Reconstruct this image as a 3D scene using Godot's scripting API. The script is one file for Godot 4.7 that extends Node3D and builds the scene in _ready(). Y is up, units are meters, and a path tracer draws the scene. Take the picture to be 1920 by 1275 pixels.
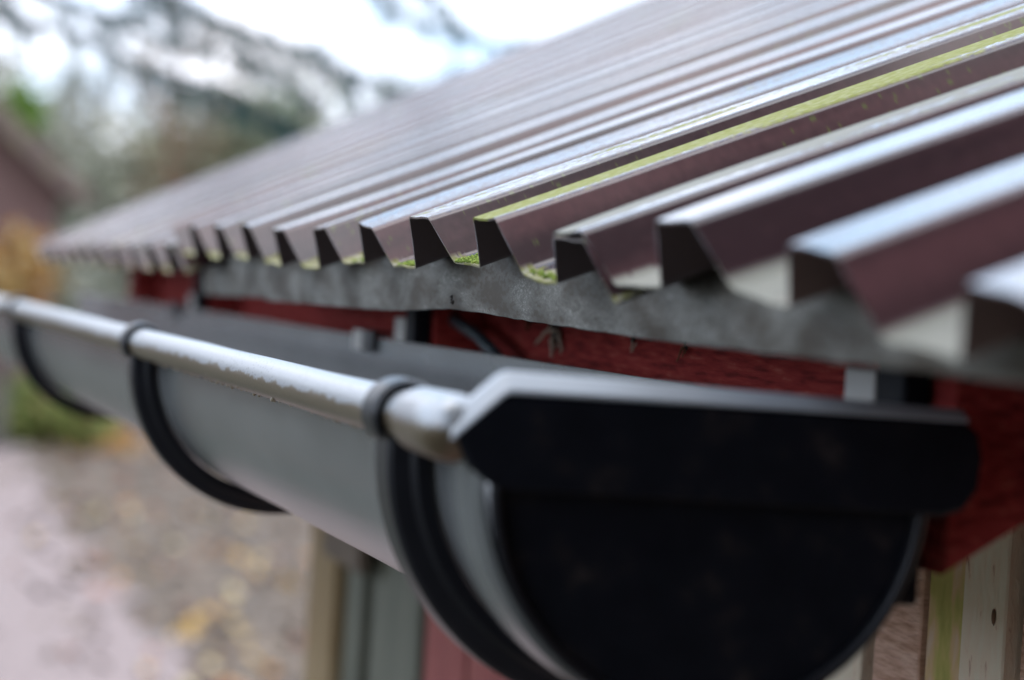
extends Node3D

# ---------------------------------------------------------------- numbers of the place (metres)
# x runs along the eave away from the camera, y is up, z runs across the eave towards the shed
const PITCH := 0.115          # rib to rib
const CREST := 0.0364
const VALLEY := 0.0463
const RIB := 0.0215           # rib height
const GROUND := -1.65
const AXIS_Z := 0.0165        # gutter axis
const AXIS_Y := -0.077
const GUTTER_R := 0.0705
const BEAD_Z := -0.0625
const BEAD_Y := -0.0670
const BEAD_R := 0.0083
# how much the sheet ends rise or droop, [x, millimetres]
const NEAR_SAG := [[-0.6, -44.0], [-0.35, -28.0], [-0.25, -20.0], [-0.212, -17.0], [-0.195, -15.5], [-0.15, -11.5], [-0.133, -10.0], [-0.097, -7.3], [-0.08, -4.0], [-0.03, -0.9], [-0.018, -1.1], [0.018, 0.5], [0.035, -0.8], [0.08, -2.0], [0.097, -3.6], [0.133, -2.2], [0.15, -1.2]]
const MID_SAG := [[0.07, -6.5], [0.133, -5.6], [0.15, -0.8], [0.196, 1.9], [0.212, 2.4], [0.248, 3.7], [0.265, 5.2], [0.31, 5.4], [0.327, 3.9], [0.363, 5.2], [0.38, 4.1], [0.425, 2.9], [0.442, 0.9], [0.478, 4.0], [0.495, 4.4], [0.54, 4.2], [0.557, 2.1], [0.593, 1.8], [0.69, 1.0], [0.8, 4.6], [0.92, 6.4], [1.04, 7.0], [1.2, 6.5]]
const FAR_SAG := [[1.0, -4.0], [1.2, -6.0], [1.4, -5.0], [1.7, -4.0], [2.4, -5.0]]
const RAFTERS := [0.008, 0.725, 1.6, 2.16]

var M := {}
var used := {}
var rng := RandomNumberGenerator.new()


func _ready() -> void:
	rng.seed = 7
	camera_and_light()
	materials()
	land()
	shed()
	gutter()
	brackets()
	small_things()
	background()


func camera_and_light() -> void:
	var c := Camera3D.new()
	c.name = "camera"
	var lens := CameraAttributesPhysical.new()
	lens.frustum_focal_length = 94.16
	lens.frustum_focus_distance = 1.11
	lens.exposure_aperture = 7.4
	lens.frustum_near = 0.05
	lens.frustum_far = 900.0
	c.attributes = lens
	c.transform = Transform3D(Basis(Vector3(-0.2577, 0.0607, 0.9643), Vector3(0.0326, 0.9980, -0.0541), -Vector3(0.9657, -0.0175, 0.2591)).orthonormalized(), Vector3(-0.7698, -0.0256, -0.2545))
	add_child(c)
	c.make_current()

	# an overcast, slightly broken sky
	var n := FastNoiseLite.new()
	n.seed = 11
	n.frequency = 1.0
	n.fractal_octaves = 4
	var im := Image.create(512, 256, false, Image.FORMAT_RGBF)
	for y in 256:
		var el := PI * (0.5 - (y + 0.5) / 256.0)
		for x in 512:
			var az := TAU * x / 512.0
			var d := Vector3(cos(el) * cos(az), sin(el), cos(el) * sin(az))
			var q := n.get_noise_3d(d.x * 2.0, d.y * 4.0, d.z * 2.0) + 0.8 * n.get_noise_3d(d.x * 9.0, d.y * 20.0, d.z * 9.0)
			var w := clampf(0.50 + q * 1.4, 0.0, 1.0)
			var lum := 1.0 * (2.1 + 0.9 * maxf(sin(el), 0.0)) / 3.0   # an overcast sky is brightest overhead
			var col := Color(0.40, 0.64, 0.92).lerp(Color(1.13, 1.13, 1.21), w) * lum
			im.set_pixel(x, y, col)
	var pano := PanoramaSkyMaterial.new()
	pano.panorama = ImageTexture.create_from_image(im)
	var sky := Sky.new()
	sky.sky_material = pano
	var env := Environment.new()
	env.background_mode = Environment.BG_SKY
	env.sky = sky
	env.background_energy_multiplier = 1.0
	env.tonemap_mode = Environment.TONE_MAPPER_LINEAR
	env.tonemap_exposure = 2.9
	env.sdfgi_enabled = true
	env.ssao_enabled = true
	env.ssil_enabled = true
	var we := WorldEnvironment.new()
	we.name = "world_environment"
	we.environment = env
	add_child(we)

	var sun := DirectionalLight3D.new()
	sun.name = "sun"
	sun.light_energy = 0.16
	sun.light_color = Color(1.0, 0.97, 0.93)
	sun.light_angular_distance = 40.0
	sun.shadow_enabled = true
	add_child(sun)
	sun.look_at_from_position(Vector3.ZERO, Vector3(0.12, -1.0, 0.16), Vector3.FORWARD)


# ---------------------------------------------------------------- naming
func numbered(called: String) -> String:
	if not used.has(called):
		used[called] = 0
		return called
	used[called] += 1
	return "%s_%03d" % [called, used[called]]


func tag(o: Node, label: String, category: String, group := "") -> Node:
	o.set_meta("label", label)
	o.set_meta("category", category)
	if group:
		o.set_meta("group", group)
	return o


func thing(called: String, label: String, category: String, at := Vector3.ZERO, group := "") -> Node3D:
	var o := Node3D.new()
	o.name = numbered(called)
	o.position = at
	add_child(o)
	tag(o, label, category, group)
	return o


func put(called: String, mesh: Mesh, material: Material, parent: Node = self) -> MeshInstance3D:
	var o := MeshInstance3D.new()
	o.name = numbered(called) if parent == self else called
	o.mesh = mesh
	o.material_override = material
	parent.add_child(o, true)
	return o


func stuff(o: Node) -> Node:
	o.set_meta("kind", "stuff")
	return o


func structure(o: Node) -> Node:
	o.set_meta("kind", "structure")
	return o


# ---------------------------------------------------------------- mesh helpers
func begin() -> SurfaceTool:
	var st := SurfaceTool.new()
	st.begin(Mesh.PRIMITIVE_TRIANGLES)
	return st


func done(st: SurfaceTool) -> ArrayMesh:
	st.generate_normals()
	return st.commit()


func tri(st: SurfaceTool, a: Vector3, b: Vector3, c: Vector3) -> void:
	st.add_vertex(a)
	st.add_vertex(b)
	st.add_vertex(c)


func quad(st: SurfaceTool, a: Vector3, b: Vector3, c: Vector3, d: Vector3) -> void:
	tri(st, a, b, c)
	tri(st, a, c, d)


# rings: arrays of points, each ring the same length; hard edges run along the loft where hard is true
func loft(st: SurfaceTool, rings: Array, hard := true, capped := true, group := 1, closed := true) -> void:
	var m: int = rings[0].size()
	var last := m if closed else m - 1
	for i in rings.size() - 1:
		var u0 := float(i) / (rings.size() - 1)
		var u1 := float(i + 1) / (rings.size() - 1)
		for j in last:
			st.set_smooth_group(group + j if hard else group)
			var k := (j + 1) % m
			var v0 := float(j) / m
			var v1 := float(j + 1) / m
			for q in [[rings[i][j], u0, v0], [rings[i + 1][k], u1, v1], [rings[i][k], u0, v1], [rings[i][j], u0, v0], [rings[i + 1][j], u1, v0], [rings[i + 1][k], u1, v1]]:
				st.set_uv(Vector2(q[1], q[2]))
				st.add_vertex(q[0])
	if capped and closed:
		st.set_smooth_group(-1)
		for e in [0, rings.size() - 1]:
			var mid := Vector3.ZERO
			for p in rings[e]:
				mid += p / m
			for j in m:
				var k := (j + 1) % m
				if e == 0:
					tri(st, mid, rings[e][j], rings[e][k])
				else:
					tri(st, mid, rings[e][k], rings[e][j])


func tube(st: SurfaceTool, path: Array, radii: Array, sides := 12, capped := true, group := 100) -> void:
	var rings := []
	var side := Vector3.ZERO
	for i in path.size():
		var t: Vector3 = (path[mini(i + 1, path.size() - 1)] - path[maxi(i - 1, 0)]).normalized()
		if side == Vector3.ZERO:
			side = t.cross(Vector3.UP if absf(t.y) < 0.9 else Vector3.RIGHT).normalized()
		side = (side - t * side.dot(t)).normalized()
		var up := side.cross(t)
		var ring := []
		for k in sides:
			var a := TAU * k / sides
			ring.append(path[i] + (side * cos(a) + up * sin(a)) * radii[mini(i, radii.size() - 1)])
		rings.append(ring)
	loft(st, rings, false, capped, group)


# a box with every edge bevelled
func block(st: SurfaceTool, lo: Vector3, hi: Vector3, b := 0.001, jitter := 0.0) -> void:
	var c := (lo + hi) / 2.0
	var h := (hi - lo) / 2.0
	b = minf(b, minf(h.x, minf(h.y, h.z)) * 0.5)
	st.set_smooth_group(-1)
	var P := func(s: Vector3, axis: int) -> Vector3:
		var v := Vector3(s.x * h.x, s.y * h.y, s.z * h.z)
		for a in 3:
			if a != axis:
				v[a] -= s[a] * b
		return c + v
	for axis in 3:
		var a1 := (axis + 1) % 3
		var a2 := (axis + 2) % 3
		for sg in [-1.0, 1.0]:
			var cs := []
			for o in [[-1, -1], [1, -1], [1, 1], [-1, 1]]:
				var s := Vector3.ZERO
				s[axis] = sg
				s[a1] = o[0]
				s[a2] = o[1]
				cs.append(P.call(s, axis))
			if sg > 0:
				quad(st, cs[3], cs[2], cs[1], cs[0])
			else:
				quad(st, cs[0], cs[1], cs[2], cs[3])
	for axis in 3:
		var a1 := (axis + 1) % 3
		var a2 := (axis + 2) % 3
		for s1 in [-1.0, 1.0]:
			for s2 in [-1.0, 1.0]:
				var s := Vector3.ZERO
				s[a1] = s1
				s[a2] = s2
				s[axis] = -1.0
				var e := Vector3(s)
				e[axis] = 1.0
				var q := [P.call(s, a1), P.call(e, a1), P.call(e, a2), P.call(s, a2)]
				if s1 * s2 > 0:
					quad(st, q[3], q[2], q[1], q[0])
				else:
					quad(st, q[0], q[1], q[2], q[3])
	for sx in [-1.0, 1.0]:
		for sy in [-1.0, 1.0]:
			for sz in [-1.0, 1.0]:
				var s := Vector3(sx, sy, sz)
				if sx * sy * sz > 0:
					tri(st, P.call(s, 2), P.call(s, 1), P.call(s, 0))
				else:
					tri(st, P.call(s, 0), P.call(s, 1), P.call(s, 2))


func boxed(lo: Vector3, hi: Vector3, b := 0.001) -> ArrayMesh:
	var st := begin()
	block(st, lo, hi, b)
	return done(st)


# a polygon in (z, y) pushed from x0 to x1, its edges bevelled by b at both ends
func plate(st: SurfaceTool, poly: PackedVector2Array, x0: float, x1: float, b := 0.0008) -> void:
	if Geometry2D.is_polygon_clockwise(poly):
		poly.reverse()
	var n := poly.size()
	var inner := PackedVector2Array()
	for i in n:
		var p := poly[i]
		var d0 := (p - poly[(i + n - 1) % n]).normalized()
		var d1 := (poly[(i + 1) % n] - p).normalized()
		var nn := (d0.orthogonal() + d1.orthogonal()).normalized()
		if Geometry2D.is_point_in_polygon(p + nn * 0.0002, poly):
			inner.append(p + nn * b)
		else:
			inner.append(p - nn * b)
	var rings := [[], [], [], []]
	for i in n:
		rings[0].append(Vector3(x0, inner[i].y, inner[i].x))
		rings[1].append(Vector3(x0 + b, poly[i].y, poly[i].x))
		rings[2].append(Vector3(x1 - b, poly[i].y, poly[i].x))
		rings[3].append(Vector3(x1, inner[i].y, inner[i].x))
	st.set_smooth_group(-1)
	for k in 3:
		for i in n:
			var j := (i + 1) % n
			quad(st, rings[k][i], rings[k][j], rings[k + 1][j], rings[k + 1][i])
	var ids := Geometry2D.triangulate_polygon(inner)
	for i in range(0, ids.size(), 3):
		tri(st, rings[0][ids[i]], rings[0][ids[i + 1]], rings[0][ids[i + 2]])
		tri(st, rings[3][ids[i]], rings[3][ids[i + 2]], rings[3][ids[i + 1]])


func lookup(table: Array, x: float) -> float:
	if x <= table[0][0]:
		return table[0][1]
	for i in range(1, table.size()):
		if x <= table[i][0]:
			var t: float = (x - table[i - 1][0]) / (table[i][0] - table[i - 1][0])
			return lerpf(table[i - 1][1], table[i][1], t)
	return table[-1][1]


# ---------------------------------------------------------------- texture helpers
func noise(s: int, f: float, octaves := 4, warp := 0.0) -> FastNoiseLite:
	var n := FastNoiseLite.new()
	n.seed = s
	n.frequency = f
	n.fractal_octaves = octaves
	if warp > 0.0:
		n.domain_warp_enabled = true
		n.domain_warp_amplitude = warp
		n.domain_warp_frequency = f * 1.5
		n.domain_warp_fractal_octaves = 3
	return n


func ramped(n: FastNoiseLite, w: int, h: int, stops: Array) -> ImageTexture:
	var g := n.get_seamless_image(w, h)
	g.convert(Image.FORMAT_L8)
	var lut := []
	for i in 256:
		var t := i / 255.0
		var c: Color = stops[0][1]
		for k in range(1, stops.size()):
			if t >= stops[k - 1][0]:
				c = stops[k - 1][1].lerp(stops[k][1], clampf((t - stops[k - 1][0]) / (stops[k][0] - stops[k - 1][0]), 0, 1))
		lut.append(c)
	var data := g.get_data()
	var out := PackedByteArray()
	out.resize(data.size() * 3)
	for i in data.size():
		var c: Color = lut[data[i]]
		out[i * 3] = int(c.r * 255.0)
		out[i * 3 + 1] = int(c.g * 255.0)
		out[i * 3 + 2] = int(c.b * 255.0)
	return ImageTexture.create_from_image(Image.create_from_data(w, h, false, Image.FORMAT_RGB8, out))


func s3(r: float, g: float, b: float) -> Color:   # a linear base colour as sRGB
	return Color(r, g, b).linear_to_srgb()


func plain(c: Color, rough: float, metal := 0.0) -> StandardMaterial3D:
	var m := StandardMaterial3D.new()
	m.albedo_color = c
	m.roughness = rough
	m.metallic = metal
	return m


func grained(tex: Texture2D, rough: float, scale: Vector3, relief: Texture2D = null, depth := 0.0, metal := 0.0) -> StandardMaterial3D:
	var m := plain(Color.WHITE, rough, metal)
	m.albedo_texture = tex
	m.uv1_triplanar = true
	m.uv1_world_triplanar = true
	m.uv1_scale = scale
	if relief:
		m.heightmap_enabled = true
		m.heightmap_texture = relief
		m.heightmap_scale = depth
	return m


func sheet_texture(w: int, h: int, x0: float, x1: float, base: Color, worn: Color, dusty: Color, moss_ribs: Dictionary, valley_end: float, valley_mm: float) -> Array:
	# u: along the slope (0..1 is (s / 2.6) ^ 0.6), v: across the sheet
	var fine := noise(3, 0.11, 3)
	var mid := noise(4, 0.018, 4)
	var long := noise(5, 0.02, 3)
	var im := Image.create(w, h, false, Image.FORMAT_RGB8)
	var gloss := Image.create(w, h, false, Image.FORMAT_RGB8)   # red: coating still bare, green: roughness
	var moss := s3(0.235, 0.245, 0.06)
	var pale := s3(0.40, 0.385, 0.28) if valley_mm < 30.0 else s3(0.30, 0.30, 0.26)
	var mm: float = (x1 - x0) * 1000.0 / h
	for y in h:
		var X := x0 + (x1 - x0) * (y + 0.5) / h
		var k := roundi(X / PITCH)
		var off := X - k * PITCH
		var on_crest := absf(off) < CREST / 2.0
		var amount: float = moss_ribs.get(k, 0.0)
		var edge := absf(off / (CREST / 2.0) - 0.28)
		for x in w:
			var s := 2.6 * pow((x + 0.5) / w, 1.0 / 0.6) * 1000.0
			var a := mid.get_noise_2d(s * 0.35, y * mm * 2.0 + k * 37.0)
			var f := fine.get_noise_2d(s * 1.6, y * mm * 2.2)
			var c := base.lerp(worn, clampf(0.45 + long.get_noise_2d(s * 0.12, y * mm * 3.0) * 1.1 + f * 0.25, 0, 1))
			var cover_all := 0.0
			if on_crest:
				var d := clampf(0.18 + a * 0.7 + f * 0.75 + maxf(amount, 0.0) * 0.4, 0, 0.75) * (0.3 if amount == 0.0 else 1.0)
				c = c.lerp(dusty, d)
				cover_all = d * 0.8
				if amount != 0.0:
					var cover := clampf((absf(amount) * 1.35 - edge * 0.75 + a * 0.9 + f * 0.5 - 0.25) * 4.0, 0, 1)
					c = c.lerp((moss if amount > 0.0 else pale).lerp(pale, clampf(0.15 + f * 0.9, 0, 1)), cover * 0.9)
					cover_all = maxf(cover_all, cover)
			else:
				# specks of algae on the webs, grime and lichen at the mid and far valley ends, pale near ends
				if valley_mm < 30.0 and f + a * 0.6 > 0.62:
					c = c.lerp(s3(0.10, 0.13, 0.03), 0.7)
				var down := absf(off) > PITCH / 2.0 - VALLEY / 2.0 - 0.002
				if down:
					var ends := clampf((valley_mm * (1.0 + 1.2 * a + 0.7 * f) - s) / 3.0, 0, 1)
					c = c.lerp(pale.lerp(moss, clampf(0.4 + 1.5 * f, 0, 1) if valley_mm < 30.0 else 0.06), ends * valley_end)
					cover_all = maxf(cover_all, ends)
			im.set_pixel(x, y, c)
			gloss.set_pixel(x, y, Color(1.0 - cover_all, lerpf(0.2, 0.95, cover_all) + 0.05 * f, 0.0))
	return [ImageTexture.create_from_image(im), ImageTexture.create_from_image(gloss)]


func materials() -> void:
	var fibres := noise(22, 0.02, 5, 12.0)
	# brown and graphite coated steel
	var brown := s3(0.040, 0.0205, 0.0235)
	var faded := s3(0.100, 0.045, 0.047)
	var dust := s3(0.29, 0.26, 0.22)
	for kind in [["roof_mid", sheet_texture(1536, 768, 0.078, 1.145, brown, faded, dust, {1: -0.5, 2: 1.0, 3: 0.3, 4: 0.05}, 0.8, 10.0)],
			["roof_near", sheet_texture(512, 512, -0.6, 0.142, brown, faded, dust, {1: -0.9}, 0.85, 55.0)],
			["roof_far", sheet_texture(256, 512, 1.08, 2.31, brown, faded, dust, {10: -0.4, 13: -0.3}, 0.6, 12.0)]]:
		var m := plain(Color.WHITE, 1.0)
		m.albedo_texture = kind[1][0]
		m.roughness_texture = kind[1][1]
		m.roughness_texture_channel = BaseMaterial3D.TEXTURE_CHANNEL_GREEN
		m.texture_repeat = false
		m.metallic_specular = 0.3
		m.clearcoat_enabled = true
		m.clearcoat = 0.55
		m.clearcoat_roughness = 0.12
		m.clearcoat_texture = kind[1][1]
		M[kind[0]] = m
	M.under = plain(s3(0.09, 0.055, 0.05), 0.55)
	# grey metallic gutter paint
	var sil := ramped(noise(31, 0.012, 5), 512, 512, [[0.0, s3(0.134, 0.14, 0.143)], [0.45, s3(0.17, 0.176, 0.18)], [0.62, s3(0.175, 0.181, 0.185)], [1.0, s3(0.217, 0.221, 0.222)]])
	M.silver = grained(sil, 0.26, Vector3(1.2, 4, 4), null, 0.0, 0.35)
	M.flange = plain(s3(0.42, 0.44, 0.475), 0.4)  # paler than the gutter, sky sheen included in the colour
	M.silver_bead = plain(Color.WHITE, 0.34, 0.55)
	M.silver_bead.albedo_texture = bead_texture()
	M.black = grained(ramped(noise(33, 0.02, 4), 256, 256, [[0.0, s3(0.010, 0.010, 0.013)], [0.7, s3(0.014, 0.014, 0.018)], [1.0, s3(0.03, 0.027, 0.028)]]), 0.33, Vector3(6, 6, 6))
	M.black_matt = grained(ramped(noise(33, 0.012, 5), 512, 512, [[0.0, s3(0.007, 0.008, 0.012)], [0.55, s3(0.010, 0.011, 0.016)], [0.75, s3(0.018, 0.016, 0.019)], [1.0, s3(0.06, 0.048, 0.045)]]), 0.5, Vector3(7, 7, 7))
	M.black.metallic_specular = 0.35
	M.black_matt.metallic_specular = 0.2
	M.zinc = plain(Color.WHITE, 0.5, 0.25)
	M.zinc.albedo_texture = zinc_texture()
	# painted and bare wood
	var fib := ramped(fibres, 512, 512, [[0.0, Color.BLACK], [1.0, Color.WHITE]])
	M.red = grained(ramped(noise(41, 0.02, 5, 4.0), 512, 512, [[0.0, s3(0.128, 0.0201, 0.0191)], [0.4, s3(0.281, 0.0362, 0.0345)], [0.7, s3(0.345, 0.0522, 0.0461)], [1.0, s3(0.46, 0.141, 0.105)]]), 0.75, Vector3(2.5, 22, 9), fib, 0.06)
	M.red.metallic_specular = 0.15
	M.red_faded = grained(ramped(noise(42, 0.02, 5), 256, 256, [[0.0, s3(0.168, 0.035, 0.0315)], [0.5, s3(0.266, 0.063, 0.056)], [1.0, s3(0.315, 0.112, 0.091)]]), 0.8, Vector3(12, 2, 12), fib, 0.1)
	M.cream = grained(ramped(noise(43, 0.012, 5), 512, 512, [[0.0, s3(0.172, 0.0936, 0.0574)], [0.10, s3(0.6, 0.391, 0.287)], [0.2, s3(0.82, 0.657, 0.506)], [1.0, s3(0.82, 0.738, 0.596)]]), 0.7, Vector3(16, 6, 16), fib, 0.06)
	M.algae = grained(ramped(noise(44, 0.02, 5, 6.0), 256, 256, [[0.0, s3(0.343, 0.325, 0.0781)], [0.4, s3(0.514, 0.448, 0.136)], [0.6, s3(0.654, 0.448, 0.234)], [1.0, s3(0.701, 0.543, 0.487)]]), 0.85, Vector3(9, 4, 9), fib, 0.03)
	M.bare = grained(ramped(noise(45, 0.02, 4), 256, 256, [[0.0, s3(0.468, 0.254, 0.168)], [0.5, s3(0.682, 0.418, 0.319)], [1.0, s3(0.82, 0.563, 0.452)]]), 0.8, Vector3(6, 40, 6), fib, 0.1)
	M.tan = grained(ramped(noise(46, 0.02, 4), 256, 256, [[0.0, s3(0.168, 0.098, 0.042)], [0.5, s3(0.252, 0.168, 0.077)], [1.0, s3(0.308, 0.224, 0.126)]]), 0.8, Vector3(20, 2, 20), fib, 0.1)
	M.grey_green = grained(ramped(noise(47, 0.01, 5), 256, 256, [[0.0, s3(0.0558, 0.0605, 0.0391)], [0.5, s3(0.093, 0.093, 0.065)], [1.0, s3(0.13, 0.126, 0.0916)]]), 0.6, Vector3(10, 2, 10), fib, 0.1)
	M.dark = plain(s3(0.03, 0.022, 0.018), 0.8)
	M.old_wood = grained(ramped(noise(48, 0.02, 4), 256, 256, [[0.0, s3(0.10, 0.07, 0.05)], [1.0, s3(0.20, 0.15, 0.11)]]), 0.85, Vector3(8, 3, 8))
	M.moss = plain(Color.WHITE, 0.9)
	M.moss.vertex_color_use_as_albedo = true
	M.twig = plain(s3(0.45, 0.37, 0.29), 0.8)
	M.rusty = plain(s3(0.16, 0.07, 0.03), 0.8)
	M.clip = plain(s3(0.455, 0.437, 0.41), 0.45, 0.3)
	M.cable = plain(s3(0.055, 0.08, 0.095), 0.35)
	# ground
	M.earth = grained(ramped(noise(51, 0.02, 6), 512, 512, [[0.0, s3(0.0256, 0.0172, 0.00952)], [0.35, s3(0.0667, 0.045, 0.0285)], [0.6, s3(0.108, 0.0739, 0.049)], [1.0, s3(0.154, 0.106, 0.0694)]]), 0.95, Vector3(0.35, 0.35, 0.35))
	M.lawn = grained(ramped(noise(57, 0.03, 5), 256, 256, [[0.0, s3(0.02, 0.022, 0.013)], [0.6, s3(0.045, 0.047, 0.03)], [1.0, s3(0.09, 0.075, 0.05)]]), 0.95, Vector3(0.3, 0.3, 0.3))
	M.gravel = grained(ramped(noise(52, 0.05, 5), 512, 512, [[0.0, s3(0.132, 0.092, 0.0844)], [0.5, s3(0.222, 0.166, 0.154)], [1.0, s3(0.296, 0.236, 0.218)]]), 0.95, Vector3(0.5, 0.5, 0.5))
	for v in [["leaf", Color.WHITE, 0.7], ["needle", Color.WHITE, 0.6], ["twigs", Color.WHITE, 0.9]]:
		M[v[0]] = plain(v[1], v[2])
		M[v[0]].vertex_color_use_as_albedo = true
	M.needle.backlight_enabled = true
	M.needle.backlight = Color(0.06, 0.40, 0.46)
	M.leaf.backlight_enabled = true
	M.leaf.backlight = Color(0.22, 0.21, 0.15)
	M.bark = grained(ramped(noise(53, 0.02, 5), 256, 256, [[0.0, s3(0.063, 0.054, 0.045)], [1.0, s3(0.216, 0.189, 0.171)]]), 0.9, Vector3(2, 0.6, 2))
	M.pine_bark = grained(ramped(noise(54, 0.02, 5), 256, 256, [[0.0, s3(0.12, 0.06, 0.035)], [1.0, s3(0.34, 0.19, 0.12)]]), 0.9, Vector3(2, 0.6, 2))
	M.hut_wall = grained(ramped(noise(55, 0.02, 4), 256, 256, [[0.0, s3(0.13, 0.07, 0.06)], [1.0, s3(0.20, 0.115, 0.10)]]), 0.85, Vector3(8, 0.5, 8))
	M.hut_roof = grained(ramped(noise(56, 0.02, 5), 256, 256, [[0.0, s3(0.09, 0.06, 0.05)], [0.6, s3(0.17, 0.12, 0.10)], [1.0, s3(0.14, 0.16, 0.05)]]), 0.9, Vector3(1, 1, 1))


func bead_texture() -> ImageTexture:
	# u: 0..1 over x = 0..2.6, v: round the bead; the lower part is brown with an uneven upper edge
	var im := Image.create(2048, 96, false, Image.FORMAT_RGB8)
	var ragged := noise(61, 0.035, 5)
	var fine := noise(62, 0.2, 3)
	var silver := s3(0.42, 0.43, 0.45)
	var dirt := s3(0.20, 0.155, 0.105)  # brown tone of the lower part of the bead
	for x in 2048:
		var t := ragged.get_noise_2d(x * 1.3, 0.0) * 0.28 + fine.get_noise_2d(x * 2.0, 5.0) * 0.07
		for y in 96:
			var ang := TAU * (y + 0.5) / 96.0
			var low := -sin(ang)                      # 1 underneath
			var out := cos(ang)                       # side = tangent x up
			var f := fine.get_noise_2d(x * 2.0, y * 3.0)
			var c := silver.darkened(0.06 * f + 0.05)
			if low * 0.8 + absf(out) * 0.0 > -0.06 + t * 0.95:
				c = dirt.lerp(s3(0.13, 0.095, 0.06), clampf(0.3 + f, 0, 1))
			elif f > 0.5:
				c = c.darkened(0.25)
			im.set_pixel(x, y, c)
	return ImageTexture.create_from_image(im)


func zinc_texture() -> ImageTexture:
	# old weathered zinc: fine marbled veins of pale oxide over grey, brown staining; 0.52 m of it, ends blended
	var w := 2048
	var h := 128
	var flow := noise(71, 0.055, 3, 9.0)
	var fine := noise(72, 0.35, 3, 2.5)
	var big := noise(73, 0.03, 3)
	var im := Image.create(w, h, false, Image.FORMAT_RGB8)
	for y in h:
		for x in w:
			var px := x * 0.09
			var py := y * 0.2
			var a := flow.get_noise_2d(px, py * 1.5)
			var f := fine.get_noise_2d(px, py * 1.4)
			var b := big.get_noise_2d(px, py * 1.8)
			if x > w - 160:
				var t := (x - w + 160) / 160.0
				a = lerpf(a, flow.get_noise_2d(px - 184.3, py * 1.5), t)
				f = lerpf(f, fine.get_noise_2d(px - 184.3, py * 1.4), t)
				b = lerpf(b, big.get_noise_2d(px - 184.3, py * 1.8), t)
			var lines := pow(1.0 - absf(sin(a * 22.0 + f * 1.5)), 2.0)
			var c := s3(0.101, 0.092, 0.0774).lerp(s3(0.17, 0.16, 0.14), clampf(0.5 + f * 0.7 + b * 0.5, 0, 1))
			c = c.lerp(s3(0.509, 0.5, 0.459), lines * clampf(0.46 + b * 1.8, 0.08, 1.0))
			c = c.lerp(s3(0.0636, 0.046, 0.0306), clampf((-b - 0.03 + f * 0.6) * 2.4, 0, 0.85))
			im.set_pixel(x, y, c)
	return ImageTexture.create_from_image(im)


# ---------------------------------------------------------------- land
func land() -> void:
	var st := begin()
	st.set_smooth_group(-1)
	quad(st, Vector3(-60, GROUND, -300), Vector3(-60, GROUND, 300), Vector3(700, GROUND, 300), Vector3(700, GROUND, -300))
	structure(put("ground", done(st), M.earth))
	st = begin()
	var edge := [Vector2(-8, 0.6), Vector2(5, 1.0), Vector2(9.84, 1.36), Vector2(12.9, 1.39), Vector2(15.74, 1.42), Vector2(20, 1.6), Vector2(24.1, 1.78), Vector2(29, 1.95), Vector2(36, 1.7), Vector2(44, 0.4)]
	for i in edge.size() - 1:
		for k in 12:
			var a: Vector2 = edge[i].lerp(edge[i + 1], k / 12.0)
			var b: Vector2 = edge[i].lerp(edge[i + 1], (k + 1) / 12.0)
			var ja := 0.09 * sin(a.x * 3.1) + 0.06 * sin(a.x * 7.7)
			var jb := 0.09 * sin(b.x * 3.1) + 0.06 * sin(b.x * 7.7)
			quad(st, Vector3(a.x, GROUND + 0.012, a.y - 1.2 - ja), Vector3(a.x, GROUND + 0.012, a.y + ja), Vector3(b.x, GROUND + 0.012, b.y + jb), Vector3(b.x, GROUND + 0.012, b.y - 1.2 - jb))
	structure(put("path", done(st), M.gravel))
	st = begin()
	st.set_smooth_group(-1)
	for i in 30:
		var x0 := -20.0 + i * 4.0
		quad(st, Vector3(x0, GROUND + 0.006, -60), Vector3(x0, GROUND + 0.006, 0.25 + 0.2 * sin(x0)), Vector3(x0 + 4.0, GROUND + 0.006, 0.25 + 0.2 * sin(x0 + 4.0)), Vector3(x0 + 4.0, GROUND + 0.006, -60))
	structure(put("lawn", done(st), M.lawn))


func leaf_mesh(size: float, col: Color) -> ArrayMesh:
	var st := begin()
	st.set_smooth_group(-1)
	st.set_color(col)
	var pts := []
	for k in 9:
		var a := TAU * k / 9.0
		var r := size * (0.5 if k % 2 == 0 else 0.36)
		pts.append(Vector3(cos(a) * r, size * 0.12 * sin(a * 2.0 + 0.5), sin(a) * r * 0.85))
	for k in 9:
		tri(st, Vector3(0, size * 0.03, 0), pts[k], pts[(k + 1) % 9])
	return done(st)


func scatter(called: String, label: String, category: String, mesh: Mesh, material: Material, places: Array, colours: Array) -> void:
	var mm := MultiMesh.new()
	mm.transform_format = MultiMesh.TRANSFORM_3D
	mm.use_colors = true
	mm.mesh = mesh
	mm.instance_count = places.size()
	for i in places.size():
		mm.set_instance_transform(i, places[i])
		mm.set_instance_color(i, colours[i])
	var o := MultiMeshInstance3D.new()
	o.name = numbered(called)
	o.multimesh = mm
	o.material_override = material
	add_child(o)
	tag(o, label, category)
	stuff(o)


# ---------------------------------------------------------------- the shed
func pitch_at(x: float) -> float:
	return 0.3887 + 0.033 * maxf(0.0, x - 0.3)


func sheet_point(x: float, h: float, s: float, sag: Array) -> Vector3:
	var th := pitch_at(x)
	var dn := Vector3(0, sin(th), cos(th))
	var up := Vector3(0, cos(th), -sin(th))
	return Vector3(x, lookup(sag, x) / 1000.0, 0) + dn * s + up * h


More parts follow.
